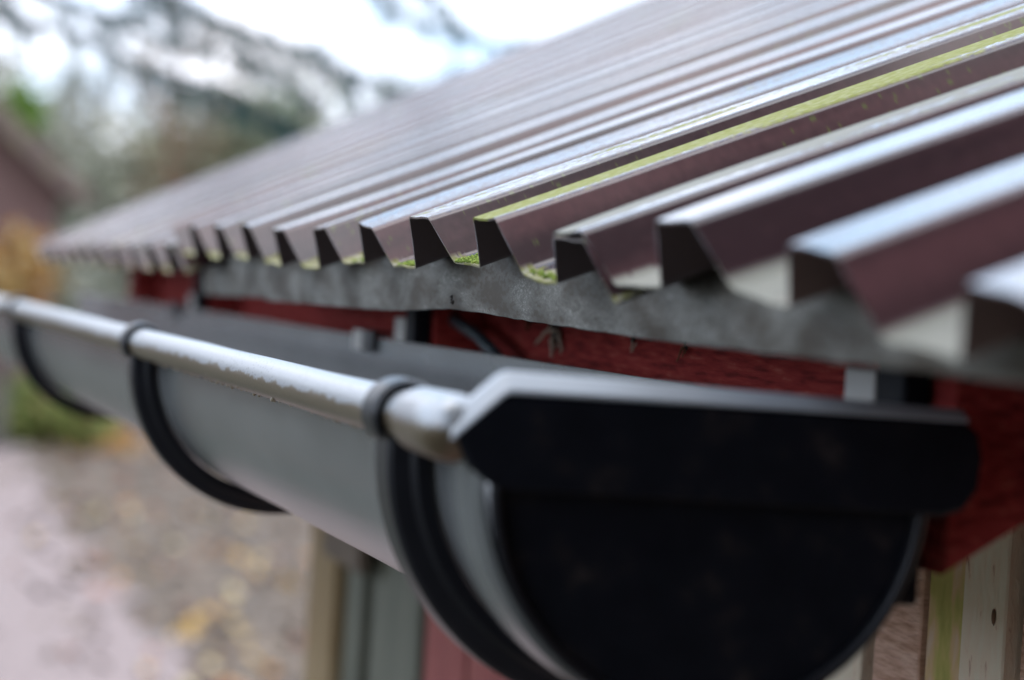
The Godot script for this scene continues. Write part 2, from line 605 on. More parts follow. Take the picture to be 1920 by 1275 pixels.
func profile(x0: float, x1: float) -> Array:   # [x, h, normal x, normal h]
	var w := (PITCH - CREST - VALLEY) / 2.0
	var corners := []
	for k in range(floori(x0 / PITCH) - 1, ceili(x1 / PITCH) + 2):
		var c := k * PITCH
		corners.append_array([Vector2(c - CREST / 2 - w, -RIB), Vector2(c - CREST / 2, 0), Vector2(c + CREST / 2, 0), Vector2(c + CREST / 2 + w, -RIB)])
	var pts := []
	for i in range(1, corners.size() - 1):
		var p: Vector2 = corners[i]
		var a: Vector2 = (corners[i - 1] - p).normalized() * 0.0028
		var b: Vector2 = (corners[i + 1] - p).normalized() * 0.0028
		var na := Vector2(-(-a).y, (-a).x).normalized()
		var nb := Vector2(-b.y, b.x).normalized()
		for t in [0.0, 0.25, 0.5, 0.75, 1.0]:
			var q := (p + a).lerp(p, t).lerp(p.lerp(p + b, t), t)
			var n := na.slerp(nb, t)
			pts.append([q.x, q.y, n.x, n.y])
	# midway points on the flats so that the sag can follow them
	var full := []
	for i in pts.size():
		full.append(pts[i])
		if i + 1 < pts.size() and pts[i + 1][0] - pts[i][0] > 0.008:
			for t in [0.33, 0.67]:
				full.append([lerpf(pts[i][0], pts[i + 1][0], t), lerpf(pts[i][1], pts[i + 1][1], t), pts[i][2], pts[i][3]])
	return full.filter(func(q): return q[0] >= x0 and q[0] <= x1)


func roof_sheet(x0: float, x1: float, sag: Array, seed_: int, coat: Material, length := 2.6) -> ArrayMesh:
	var prof := profile(x0, x1)
	var dent := noise(seed_, 14.0, 2)
	var steps := []
	for i in 33:
		steps.append(length * pow(i / 32.0, 1.9))
	var pos := PackedVector3Array()
	var nor := PackedVector3Array()
	var uv := PackedVector2Array()
	var idx := PackedInt32Array()
	var m := prof.size()
	for side in 2:
		for i in steps.size():
			for q in prof:
				var s: float = steps[i]
				var x: float = q[0]
				# cut ends are not quite straight, edges are dented
				var near := exp(-s * 30.0)
				var ds := -0.0014 * dent.get_noise_2d(x, 3.0) * near
				var dh := 0.0016 * dent.get_noise_2d(x * 1.3, 9.0 + s * 0.2) * near + 0.0007 * dent.get_noise_2d(x * 0.4, s * 0.3)
				var th := pitch_at(x)
				var nv := Vector3(q[2], q[3] * cos(th), -q[3] * sin(th)).normalized()
				var p := sheet_point(x, q[1] + dh, s + ds, sag)
				if side == 1:
					p -= nv * 0.0009
				pos.append(p)
				nor.append(nv if side == 0 else -nv)
				uv.append(Vector2(pow(s / 2.6, 0.6), (x - x0) / (x1 - x0)))
	var mesh := ArrayMesh.new()
	for side in 2:
		idx = PackedInt32Array()
		var base := side * steps.size() * m
		for i in steps.size() - 1:
			for j in m - 1:
				var a := base + i * m + j
				var b := a + m
				if side == 1:
					idx.append_array([a, b, a + 1, a + 1, b, b + 1])
				else:
					idx.append_array([a, a + 1, b, a + 1, b + 1, b])
		var back := steps.size() * m
		if side == 0:   # the cut edge
			for j in m - 1:
				var q := pos.size()
				for p in [pos[j], pos[j + 1], pos[back + j + 1], pos[back + j]]:
					pos.append(p)
					nor.append(Vector3(0, -0.38, -0.925))
					uv.append(Vector2(0.0, uv[j].y))
				idx.append_array([q, q + 2, q + 1, q, q + 3, q + 2])
		var arr := []
		arr.resize(Mesh.ARRAY_MAX)
		arr[Mesh.ARRAY_VERTEX] = pos
		arr[Mesh.ARRAY_NORMAL] = nor
		arr[Mesh.ARRAY_TEX_UV] = uv
		arr[Mesh.ARRAY_INDEX] = idx
		mesh.add_surface_from_arrays(Mesh.PRIMITIVE_TRIANGLES, arr)
		mesh.surface_set_material(side, coat if side == 0 else M.under)
	return mesh


func sag_here(x: float) -> float:
	if x < 0.1:
		return lookup(NEAR_SAG, x)
	return lookup(MID_SAG, x) if x < 1.07 else lookup(FAR_SAG, x)


func flashing(x0: float, x1: float, low: Array, out: float, seed_: int) -> ArrayMesh:
	var n := noise(seed_, 9.0, 3)
	var rings := []
	var count := int((x1 - x0) / 0.006)
	for i in count + 1:
		var x := lerpf(x0, x1, float(i) / count)
		var top := -RIB * 0.925 + (out - 0.0081) * 0.4 + minf(sag_here(x), 4.0) / 1000.0 - 0.0019
		var bottom := lookup(low, x - 0.040) - 0.0006 + 0.0004 * n.get_noise_2d(x * 4.0, 1.0)
		var z0 := out + 0.0007 * n.get_noise_2d(x * 0.5, 2.0)
		var face := []
		face.append(Vector3(x, top + 0.11 * 0.4, z0 + 0.11))
		face.append(Vector3(x, top + 0.006 * 0.4, z0 + 0.006))
		face.append(Vector3(x, top, z0 + 0.0015))
		for k in 7:
			var t := (k + 0.4) / 6.4
			var bulge := 0.0005 * n.get_noise_2d(x * 0.8, 20.0 + t * 0.05) + 0.0008 * sin(t * PI)
			face.append(Vector3(x, lerpf(top - 0.001, bottom, t), z0 - bulge + 0.002 * t))
		var ring := face.duplicate()
		for k in face.size():
			var p: Vector3 = face[face.size() - 1 - k]
			ring.append(p + Vector3(0, -0.0003, 0.0011))
		rings.append(ring)
	var st := begin()
	var m: int = rings[0].size()
	for i in rings.size() - 1:
		for j in m:
			var k := (j + 1) % m
			st.set_smooth_group(1 if j < 9 else (2 if j == 9 else 3))
			var v0 := clampf(j / 9.0, 0, 1)
			var v1 := clampf((j + 1) / 9.0, 0, 1)
			var u0: float = rings[i][0].x / 0.52 - 0.04
			var u1: float = rings[i + 1][0].x / 0.52 - 0.04
			for q in [[rings[i][j], u0, v0], [rings[i + 1][k], u1, v1], [rings[i][k], u0, v1], [rings[i][j], u0, v0], [rings[i + 1][j], u1, v0], [rings[i + 1][k], u1, v1]]:
				st.set_uv(Vector2(q[1], q[2]))
				st.add_vertex(q[0])
	return done(st)


func shed() -> void:
	var s := thing("garden_shed", "small red timber shed under a ribbed brown metal roof", "shed")
	put("roof_sheet", roof_sheet(0.078, 1.145, MID_SAG, 81, M.roof_mid), null, s).set_meta("label", "brown ribbed roof sheet with mossy crests")
	put("roof_sheet", roof_sheet(-0.60, 0.142, NEAR_SAG, 82, M.roof_near), null, s).set_meta("label", "ribbed roof sheet lapping over the mossy one, nearest the camera")
	put("roof_sheet", roof_sheet(1.08, 2.31, FAR_SAG, 83, M.roof_far), null, s).set_meta("label", "far brown ribbed roof sheet hanging a little lower")
	# the other slope, beyond the ridge
	var ridge := sheet_point(0.8, 0.0, 2.6, MID_SAG)
	var st := begin()
	st.set_smooth_group(-1)
	quad(st, Vector3(-0.6, ridge.y - 0.03, ridge.z + 0.02), Vector3(2.31, ridge.y + 0.1, ridge.z + 0.02), Vector3(2.31, ridge.y - 0.5, ridge.z + 1.5), Vector3(-0.6, ridge.y - 0.6, ridge.z + 1.5))
	put("rear_roof", done(st), M.roof_far, s)
	put("drip_flashing", flashing(-0.55, 0.905, [[-0.55, -0.041], [-0.137, -0.0388], [-0.062, -0.0384], [0.03, -0.0382], [0.118, -0.0374], [0.2, -0.0362], [0.264, -0.0352], [0.32, -0.0340], [0.374, -0.0336], [0.42, -0.0350], [0.472, -0.0366], [0.52, -0.0374], [0.587, -0.0377], [0.862, -0.0387]], 0.030, 84), M.zinc, s)
	put("drip_flashing", flashing(0.893, 1.19, [[0.85, -0.0366], [1.08, -0.0393]], 0.033, 85), M.zinc, s)
	# rafter tails with a raked cut, fascia boards set back between them
	for i in RAFTERS.size():
		var x: float = RAFTERS[i]
		st = begin()
		plate(st, PackedVector2Array([Vector2(0.1, 0.018), Vector2(0.1, -0.1065), Vector2(0.14, -0.081), Vector2(0.26, -0.03), Vector2(0.26, 0.08)]), x, x + 0.046, 0.0015)
		var r := put("rafter", done(st), M.red, s)
		if i == 0:
			st = begin()
			var knot := []
			for k in 16:
				var a := TAU * k / 16.0
				knot.append(Vector3(x + 0.024 + 0.009 * cos(a), -0.037 + 0.0085 * sin(a) - 0.003, 0.0992))
			st.set_smooth_group(-1)
			for k in 16:
				tri(st, Vector3(x + 0.024, -0.04, 0.0985), knot[k], knot[(k + 1) % 16])
			put("knot", done(st), M.dark, r)
	var ends := [-0.5] + RAFTERS
	for i in ends.size() - 1:
		var a: float = ends[i] + (0.046 if i > 0 else 0.0)
		put("fascia_board", boxed(Vector3(a + 0.0006, -0.084, 0.128), Vector3(ends[i + 1] - 0.0006, 0.028, 0.15), 0.001), M.red, s)
	put("wall_plate", boxed(Vector3(-0.5, -0.1, 0.262), Vector3(1.74, 0.1, 0.3), 0.002), M.old_wood, s)
	# boards of the front wall, each one apart
	var boards := [
		[-0.20, -0.155, 0.24, "bare"], [-0.15, -0.105, 0.243, "cream"], [-0.10, -0.055, 0.24, "bare"], [-0.05, 0.0, 0.241, "cream"], [0.004, 0.05, 0.24, "bare"], [0.054, 0.1, 0.242, "cream"], [0.104, 0.15, 0.24, "bare"], [0.154, 0.2, 0.241, "cream"],
		[0.204, 0.247, 0.246, "bare"], [0.250, 0.2925, 0.2395, "cream"], [0.2935, 0.3315, 0.2412, "algae"], [0.334, 0.385, 0.239, "bare"], [0.3975, 0.445, 0.238, "cream"]]
	var x := 0.45
	while x < 1.1:
		boards.append([x, x + 0.084, 0.241 + rng.randf() * 0.003, "red_faded"])
		x += 0.0876
	boards.append_array([[1.153, 1.218, 0.24, "red_faded"], [1.2225, 1.292, 0.243, "red_faded"], [1.315, 1.405, 0.242, "grey_green"], [1.408, 1.508, 0.245, "grey_green"], [1.548, 1.618, 0.244, "grey_green"]])
	for b in boards:
		put("wall_board", boxed(Vector3(b[0], GROUND, b[2]), Vector3(b[1], 0.05, b[2] + 0.0125), 0.0009), M[b[3]], s)
	put("inner_wall", boxed(Vector3(-0.5, GROUND, 0.3005), Vector3(1.74, 0.1, 0.32), 0.002), M.old_wood, s)
	put("corner_post", boxed(Vector3(1.622, GROUND, 0.232), Vector3(1.74, 0.06, 0.30), 0.003), M.tan, s)
	put("lintel", boxed(Vector3(1.47, -0.274, 0.222), Vector3(1.632, -0.21, 0.2315), 0.001), M.old_wood, s)
	# a knot hole with a rusty rim in the cream board
	st = begin()
	var rim := []
	for k in 14:
		var a := TAU * k / 14.0
		rim.append(Vector3(0.2605 + 0.0021 * cos(a), -0.1494 + 0.0034 * sin(a), 0.2392))
	for k in 14:
		st.set_smooth_group(-1)
		tri(st, Vector3(0.2605, -0.1494, 0.2388), rim[k], rim[(k + 1) % 14])
	put("nail_head", done(st), M.rusty, s)
	st = begin()
	tube(st, [Vector3(0.2603, -0.1468, 0.2394), Vector3(0.2603, -0.1532, 0.2394)], [0.0005, 0.0002], 6)
	put("crack", done(st), M.dark, s)
	# cushions of moss on the drip edge
	st = begin()
	rng.seed = 31
	for patch in [[0.2875, 0.021, 0.011, 420], [0.402, 0.017, 0.008, 200], [0.51, 0.014, 0.005, 50], [0.176, 0.02, 0.004, 60]]:
		for i in patch[3]:
			var px: float = patch[0] + (rng.randf() - 0.5) * 2.0 * patch[1]
			var ps: float = absf(rng.randfn(0.0, 0.5)) * patch[2] * (1.0 - 0.5 * absf(px - patch[0]) / patch[1])
			var off := absf(px - patch[0])
			var wall := maxf(0.0, (off - VALLEY / 2.0 + 0.001) * 1.33)
			var p := sheet_point(px, -RIB + wall + rng.randf() * 0.0009, ps + 0.0006, MID_SAG)
			var r := rng.randf_range(0.0004, 0.0010)
			var g := rng.randf()
			st.set_color(Color(0.10, 0.16, 0.015).lerp(Color(0.30, 0.36, 0.06), g))
			st.set_smooth_group(-1)
			var o := [Vector3(r, 0, 0), Vector3(0, r * 0.9, 0), Vector3(0, 0, r), Vector3(-r, 0, 0), Vector3(0, -r, 0), Vector3(0, 0, -r)]
			var turn := Basis.from_euler(Vector3(g * 6.0, px * 900.0, g * 17.0))
			for f in [[0, 1, 2], [2, 1, 3], [3, 1, 5], [5, 1, 0], [2, 4, 0], [3, 4, 2], [5, 4, 3], [0, 4, 5]]:
				tri(st, p + turn * o[f[0]], p + turn * o[f[1]], p + turn * o[f[2]])
	stuff(put("moss", done(st), M.moss, s))


# ---------------------------------------------------------------- the gutter
func gutter() -> void:
	var g := thing("rain_gutter", "grey metal half round rain gutter along the eave", "gutter")
	var st := begin()
	var outline := []
	outline.append(Vector2(BEAD_Z + BEAD_R - 0.0006, BEAD_Y + 0.002))
	for k in 41:
		var a := PI * (1.0 + k / 40.0)
		outline.append(Vector2(AXIS_Z + GUTTER_R * cos(a), AXIS_Y + GUTTER_R * sin(a)))
	outline.append(Vector2(AXIS_Z + GUTTER_R, -0.0585))
	outline.append(Vector2(AXIS_Z + GUTTER_R + 0.0004, -0.0572))
	var n := outline.size()
	var section := outline.duplicate()
	for k in n:
		var p: Vector2 = outline[n - 1 - k]
		var q := Vector2(AXIS_Z, minf(p.y, AXIS_Y))
		section.append(p + (Vector2(AXIS_Z, AXIS_Y) - p).normalized() * 0.001 if p.y < AXIS_Y else p + Vector2(signf(AXIS_Z - p.x) * 0.001, 0))
	var wob := noise(91, 3.0, 2)
	var rings := []
	for i in 66:
		var x := 0.002 + 2.6 * i / 65.0
		var ring := []
		for p in section:
			ring.append(Vector3(x, p.y + 0.0005 * wob.get_noise_1d(x), p.x + 0.0006 * wob.get_noise_2d(x, p.x * 6.0)))
		rings.append(ring)
	var inside := begin()
	for i in rings.size() - 1:
		for j in section.size():
			var k := (j + 1) % section.size()
			var to: SurfaceTool = inside if j >= n and j < 2 * n - 1 else st
			to.set_smooth_group(1 if j < n - 1 else (2 if j == n - 1 else (3 if j < 2 * n - 1 else 4)))
			quad(to, rings[i][k], rings[i][j], rings[i + 1][j], rings[i + 1][k])
	var tr := put("trough", done(st), M.silver, g)
	put("trough_inside", done(inside), M.silver, tr)
	st = begin()
	var path := []
	for i in 131:
		path.append(Vector3(0.002 + 2.6 * i / 130.0, BEAD_Y + 0.0004 * wob.get_noise_1d(i * 0.02), BEAD_Z))
	tube(st, path, [BEAD_R], 32)
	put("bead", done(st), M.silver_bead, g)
	# stop end: bevelled bar over a dished half disc, a rim round the outside and a nose over the bead
	st = begin()
	var bar := PackedVector2Array([Vector2(-0.0640, -0.0700), Vector2(-0.0625, -0.0666), Vector2(-0.0492, -0.0555), Vector2(0.098, -0.0572), Vector2(0.1025, -0.0605), Vector2(0.1045, -0.068), Vector2(0.1035, -0.078), Vector2(0.099, -0.0845), Vector2(0.092, -0.0868), Vector2(-0.046, -0.0846), Vector2(-0.0535, -0.0825), Vector2(-0.0605, -0.0775)])
	plate(st, bar, -0.0065, -0.0022, 0.0013)
	var ec := put("end_plate", done(st), M.black_matt, g)  # silver cap; the shading of its face is put into this black
	st = begin()
	var disc := PackedVector2Array()
	for k in 49:
		var a := PI * (1.0 + k / 48.0)
		disc.append(Vector2(AXIS_Z + 0.0008 + 0.0692 * cos(a), AXIS_Y - 0.005 + 0.0692 * sin(a)))
	plate(st, disc, -0.0020, 0.0006, 0.0003)
	put("end_disc", done(st), M.black_matt, g)  # same shaded silver face, painted near-black
	st = begin()
	var arc := []
	for k in 49:
		var a := PI * (1.0 + k / 48.0)
		var d := Vector3(0, sin(a), cos(a))
		var c := Vector3(0, AXIS_Y - 0.005, AXIS_Z + 0.0008)
		arc.append([c + d * 0.0662 + Vector3(-0.0021, 0, 0), c + d * 0.0670 + Vector3(-0.0052, 0, 0), c + d * 0.0686 + Vector3(-0.0058, 0, 0), c + d * 0.0698 + Vector3(-0.0048, 0, 0), c + d * 0.0698 + Vector3(-0.0021, 0, 0)])
	loft(st, arc, false, true)
	put("end_lip", done(st), M.black, g)
	st = begin()
	arc = []
	for k in 53:
		var a := PI * (0.985 + 1.03 * k / 52.0)
		var d := Vector3(0, sin(a), cos(a))
		var c := Vector3(0, AXIS_Y - 0.002, AXIS_Z)
		arc.append([c + d * 0.0712 + Vector3(-0.003, 0, 0), c + d * 0.0735 + Vector3(-0.001, 0, 0), c + d * 0.0738 + Vector3(0.004, 0, 0), c + d * 0.0730 + Vector3(0.012, 0, 0), c + d * 0.0738 + Vector3(0.02, 0, 0), c + d * 0.0735 + Vector3(0.033, 0, 0), c + d * 0.0712 + Vector3(0.034, 0, 0)])
	loft(st, arc, true, true)
	put("end_rim", done(st), M.silver, g)
	st = begin()
	# rounded top flange, the sky sheen put into its pale colour
	var line := [Vector2(-0.0660, -0.0690), Vector2(-0.0510, -0.0553), Vector2(-0.0485, -0.0543), Vector2(0.0, -0.0549), Vector2(0.06, -0.0558), Vector2(0.0985, -0.0565)]
	var rr := []
	for p in line:
		var k := 1.0 - 0.45 * clampf((p.x + 0.05) / 0.15, 0, 1)
		rr.append([Vector3(-0.0068, p.y - 0.0006, p.x), Vector3(-0.0066, p.y + 0.0004, p.x), Vector3(-0.0016, p.y + 0.0052 * k, p.x), Vector3(-0.0006, p.y + 0.0056 * k, p.x), Vector3(0.0030, p.y + 0.0054 * k, p.x), Vector3(0.0030, p.y - 0.0020, p.x)])
	loft(st, rr, true, true, 7)
	put("end_flange", done(st), M.flange, g)
	st = begin()
	tube(st, [Vector3(-0.0042, BEAD_Y - 0.0002, BEAD_Z - 0.0008), Vector3(-0.0025, BEAD_Y, BEAD_Z - 0.0008), Vector3(0.001, BEAD_Y, BEAD_Z - 0.0008), Vector3(0.006, BEAD_Y, BEAD_Z - 0.0006), Vector3(0.045, BEAD_Y, BEAD_Z - 0.0004), Vector3(0.0465, BEAD_Y, BEAD_Z - 0.0004)], [0.003, 0.0072, 0.0097, 0.0106, 0.0104, 0.0092], 32)
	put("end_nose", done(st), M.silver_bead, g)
	# beads of water and grit clinging under the bead
	st = begin()
	rng.seed = 5
	for i in 75:
		var x := rng.randf_range(0.09, 0.74)
		var a := -PI / 2 + rng.randfn(0.0, 0.22) - 0.35
		var p := Vector3(x, BEAD_Y + sin(a) * BEAD_R, BEAD_Z + cos(a) * BEAD_R)
		var r := rng.randf_range(0.0003, 0.0010)
		tube(st, [p + Vector3(0, r * 0.6, 0), p, p - Vector3(0, r * 0.7, 0), p - Vector3(0, r * 1.1, 0)], [r * 0.8, r, r * 0.7, r * 0.1], 6, true, 50)
	stuff(put("grit", done(st), plain(s3(0.34, 0.28, 0.2), 0.3), g))


func brackets() -> void:
	var where := [0.078, 0.765, 1.655, 2.4]
	var labels := ["nearest black gutter bracket, beside the gutter end cap", "black gutter bracket in the middle with the sharp strap", "blurred black gutter bracket next to the far edge", "farthest black gutter bracket beyond the picture edge"]
	for i in 3:
		var b := thing("gutter_bracket", labels[i], "bracket", Vector3(where[i], 0, 0), "brackets holding the gutter")
		var st := begin()
		var hw := 0.013
		var rings := []
		for k in 61:
			var a := PI * (0.97 + 1.03 * k / 60.0)
			var d := Vector3(0, sin(a), cos(a))
			var c := Vector3(0, AXIS_Y, AXIS_Z)
			var r0 := GUTTER_R + 0.0012
			var r1 := GUTTER_R + 0.0145
			rings.append([c + d * r0 + Vector3(-hw, 0, 0), c + d * (r0 + 0.0045) + Vector3(-hw - 0.0006, 0, 0), c + d * (r0 + 0.0065) + Vector3(-hw + 0.002, 0, 0), c + d * (r1 - 0.0015) + Vector3(-hw + 0.003, 0, 0), c + d * r1 + Vector3(-hw + 0.005, 0, 0), c + d * r1 + Vector3(hw - 0.003, 0, 0), c + d * (r1 - 0.0015) + Vector3(hw, 0, 0), c + d * r0 + Vector3(hw, 0, 0)])
		loft(st, rings, true, true)
		put("strap", done(st), M.black, b)
		# the open ring that grips the bead
		st = begin()
		rings = []
		for k in 37:
			var a := PI * (-0.38 + 1.62 * k / 36.0)
			var d := Vector3(0, sin(a), cos(a))
			var c := Vector3(0, BEAD_Y, BEAD_Z)
			rings.append([c + d * 0.0088 + Vector3(-0.0095, 0, 0), c + d * 0.0108 + Vector3(-0.0105, 0, 0), c + d * 0.0118 + Vector3(-0.008, 0, 0), c + d * 0.0120 + Vector3(0.008, 0, 0), c + d * 0.0110 + Vector3(0.0095, 0, 0), c + d * 0.0088 + Vector3(0.0095, 0, 0)])
		loft(st, rings, true, true)
		put("ring", done(st), M.black, b)
		# rear stay up the fascia, and the bent clip over the back edge of the gutter
		var dx: float = [0.0, 0.02, 0.0][i]
		put("stay", boxed(Vector3(dx - 0.055, -0.118, 0.0890), Vector3(dx - 0.0325, 0.02, 0.0985), 0.001), M.black_matt, b)
		st = begin()
		block(st, Vector3(dx - 0.031, -0.0585, 0.0885), Vector3(dx - 0.006, -0.0435, 0.0915), 0.0008)
		put("clip", done(st), M.clip, b)
		for k in 2:
			var x0: float = [0.0, 0.047, 0.02][i] + k * 0.031
			if i == 0:
				break
			st = begin()
			block(st, Vector3(x0, -0.0665, 0.0825), Vector3(x0 + 0.0295, -0.0535, 0.0855), 0.0006)
			block(st, Vector3(x0 + 0.004, -0.0560, 0.0857), Vector3(x0 + 0.0255, -0.0536, 0.0960), 0.0006)
			put("hook", done(st), M.clip if k == 1 and i == 1 else M.black, b)


# ---------------------------------------------------------------- small things at the fascia
func small_things() -> void:
	var st := begin()
	var pts := [Vector3(0.83, 0.0, 0.118), Vector3(0.7685, -0.0362, 0.113), Vector3(0.7295, -0.0425, 0.112), Vector3(0.6964, -0.0465, 0.1112), Vector3(0.6709, -0.0506, 0.1125), Vector3(0.6461, -0.0545, 0.111), Vector3(0.6216, -0.061, 0.112), Vector3(0.60, -0.075, 0.114), Vector3(0.58, -0.11, 0.12)]
	var curve := Curve3D.new()
	for i in pts.size():
		var t: Vector3 = (pts[mini(i + 1, pts.size() - 1)] - pts[maxi(i - 1, 0)]) * 0.22
		curve.add_point(pts[i], -t, t)
	var even := curve.tessellate_even_length(5, 0.006)
	var path := []
	var radii := []
	for i in even.size():
		path.append(even[i])
		radii.append(0.0034 + 0.0006 * sin(i * 1.9))
	tube(st, path, radii, 10)
	tag(put("cable", done(st), M.cable), "dark twisted cable hanging in front of the red fascia", "cable")
	# dry scraps caught under the flashing
	rng.seed = 12
	var where := [Vector3(0.561, -0.0415, 0.1255), Vector3(0.617, -0.037, 0.1265), Vector3(0.43, -0.044, 0.1265), Vector3(0.352, -0.043, 0.126)]
	var says := ["pale dry stalk with roots on the fascia, in the largest tuft", "small brown dry scrap beside the cable under the flashing", "tiny dark dry scrap on the sharp part of the red fascia", "small tan dry scrap close to the gutter end"]
	for i in where.size():
		var t := thing("plant_scrap", says[i], "plant debris", where[i], "dry scraps on the fascia")
		st = begin()
		var size: float = [1.0, 0.5, 0.4, 0.45][i]
		for k in [9, 4, 4, 4][i]:
			var p := Vector3(rng.randfn(0, 0.004), rng.randf_range(-0.004, 0.002), 0) * size
			var line := [p]
			for q in 5:
				p += Vector3(rng.randfn(0, 0.0022), -rng.randf_range(0.0005, 0.0042), rng.randfn(-0.0004, 0.0006)) * size
				line.append(p)
			tube(st, line, [0.0012 * size, 0.0011 * size, 0.0010 * size, 0.0008 * size, 0.0009 * size, 0.0003], 5)
		put("stalk", done(st), M.twig if i % 2 == 0 else M.rusty, t)
		st = begin()
		for k in [10, 3, 5, 4][i]:
			var c := Vector3(rng.randfn(0.001, 0.004), rng.randf_range(-0.006, 0.003), 0.0004) * size
			var r := rng.randf_range(0.0012, 0.0028) * size
			tube(st, [c + Vector3(0, r, 0), c + Vector3(r * 0.4, r * 0.3, -r * 0.3), c + Vector3(0, -r, 0)], [r * 0.2, r, r * 0.3], 6)
		put("soil", done(st), M.dark, t)
	# a small tear in the zinc
	st = begin()
	for q in [[0.388, -0.0289, 0.0008], [0.3875, -0.0302, 0.0007], [0.3863, -0.0314, 0.0009], [0.3845, -0.0311, 0.0006]]:
		tube(st, [Vector3(q[0], q[1] + q[2] * 1.2, 0.0276), Vector3(q[0] + 0.0004, q[1], 0.0270), Vector3(q[0], q[1] - q[2], 0.0276)], [q[2] * 0.3, q[2], q[2] * 0.2], 6)
	tag(put("dirt_speck", done(st), M.dark), "small black speck near the lower edge of the zinc flashing", "dirt")


# ---------------------------------------------------------------- everything beyond
func bare_tree(h: float, seed_: int, leaf_col: Color, twig_col: Color, leaves: int, bark: Material) -> Node3D:
	var r := RandomNumberGenerator.new()
	r.seed = seed_
	var t := Node3D.new()
	var st := begin()
	var lean := Vector3(r.randfn(0, 0.04), 1, r.randfn(0, 0.04))
	var trunk := []
	for i in 7:
		trunk.append(lean * h * i / 6.0 + Vector3(r.randfn(0, 0.02), 0, r.randfn(0, 0.02)) * h * 0.3 * i / 6.0)
	tube(st, trunk, [h * 0.014, h * 0.012, h * 0.010, h * 0.008, h * 0.006, h * 0.004, h * 0.001], 7)
	put("trunk", done(st), bark, t)
	st = begin()
	var tips := []
	for i in 26:
		var f := r.randf_range(0.22, 0.97)
		var p: Vector3 = lean * h * f
		var a := r.randf() * TAU
		var len := h * 0.30 * (1.05 - f * 0.75) * r.randf_range(0.6, 1.2)
		var d := Vector3(cos(a), r.randf_range(0.35, 1.0), sin(a)).normalized()
		var line := [p]
		for k in 4:
			p += d * len / 4.0
			d = (d + Vector3(r.randfn(0, 0.2), 0.1, r.randfn(0, 0.2))).normalized()
			line.append(p)
			tips.append([p, d, len])
		st.set_color(twig_col)
		tube(st, line, [h * 0.005, h * 0.004, h * 0.003, h * 0.002, h * 0.0008], 4, false)
	st.set_smooth_group(-1)
	for tip in tips:
		for k in 7:
			st.set_color(twig_col * r.randf_range(0.7, 1.3))
			var d: Vector3 = (tip[1] + Vector3(r.randfn(0, 0.6), r.randfn(0.1, 0.5), r.randfn(0, 0.6))).normalized()
			var p: Vector3 = tip[0]
			var e: Vector3 = p + d * h * r.randf_range(0.04, 0.10)
			var w := Vector3(r.randfn(), r.randfn(), r.randfn()).normalized().cross(d).normalized() * h * 0.0016
			tri(st, p + w, p - w, e)
			for q in leaves:
				var c := p.lerp(e, r.randf_range(0.3, 1.1)) + Vector3(r.randfn(), r.randfn(), r.randfn()) * h * 0.01
				var s := h * r.randf_range(0.006, 0.013)
				var b := Basis.from_euler(Vector3(r.randf() * TAU, r.randf() * TAU, r.randf() * TAU))
				st.set_color(leaf_col * r.randf_range(0.6, 1.4))
				quad(st, c + b * Vector3(-s, 0, 0), c + b * Vector3(0, 0, -s * 0.6), c + b * Vector3(s, 0, 0), c + b * Vector3(0, 0, s * 0.6))
	put("crown", done(st), M.leaf if leaves > 0 else M.twigs, t)
	return t


func bush(size: Vector3, seed_: int, cols: Array, count: int, leaf: float, lift := 0.0, tufts := 22) -> Node3D:
	var r := RandomNumberGenerator.new()
	r.seed = seed_
	var t := Node3D.new()
	var st := begin()
	for i in 9:
		var a := r.randf() * TAU
		var e := Vector3(cos(a) * size.x * 0.35, size.y * r.randf_range(0.6, 0.95), sin(a) * size.z * 0.35)
		tube(st, [Vector3(cos(a), 0, sin(a)) * 0.06, e * 0.5 + Vector3(0, 0.1 + lift * 0.6, 0), e + Vector3(0, lift, 0)], [0.018, 0.012, 0.004], 5)
	put("stem", done(st), M.bark, t)
	st = begin()
	st.set_smooth_group(-1)
	var clumps := []
	for i in tufts:
		var d := Vector3(r.randfn(), r.randfn(), r.randfn()).normalized() * r.randf_range(0.45, 0.95)
		clumps.append(Vector3(d.x * size.x * 0.5, size.y * (0.55 + d.y * 0.42), d.z * size.z * 0.5))
	for i in count:
		var c: Vector3 = clumps[r.randi() % clumps.size()] + Vector3(r.randfn(), r.randfn(), r.randfn()) * size.y * 0.09
		c.y = maxf(c.y, 0.02) + lift
		var s := leaf * r.randf_range(0.6, 1.3)
		var b := Basis.from_euler(Vector3(r.randf() * TAU, r.randf() * TAU, r.randf() * TAU))
		st.set_color(cols[r.randi() % cols.size()] * r.randf_range(0.7, 1.3))
		quad(st, c + b * Vector3(-s, 0, 0), c + b * Vector3(0, 0, -s * 0.6), c + b * Vector3(s, 0, 0), c + b * Vector3(0, 0, s * 0.6))
	put("foliage", done(st), M.leaf, t)
	return t


func plant(proto: Node3D, called: String, at: Vector3, turn: float, size: float, label: String, category: String, group := "") -> Node3D:
	var o: Node3D = proto.duplicate()
	o.name = numbered(called)
	add_child(o)
	o.transform = Transform3D(Basis(Vector3.UP, turn).scaled(Vector3.ONE * size), at)
	tag(o, label, category, group)
	return o


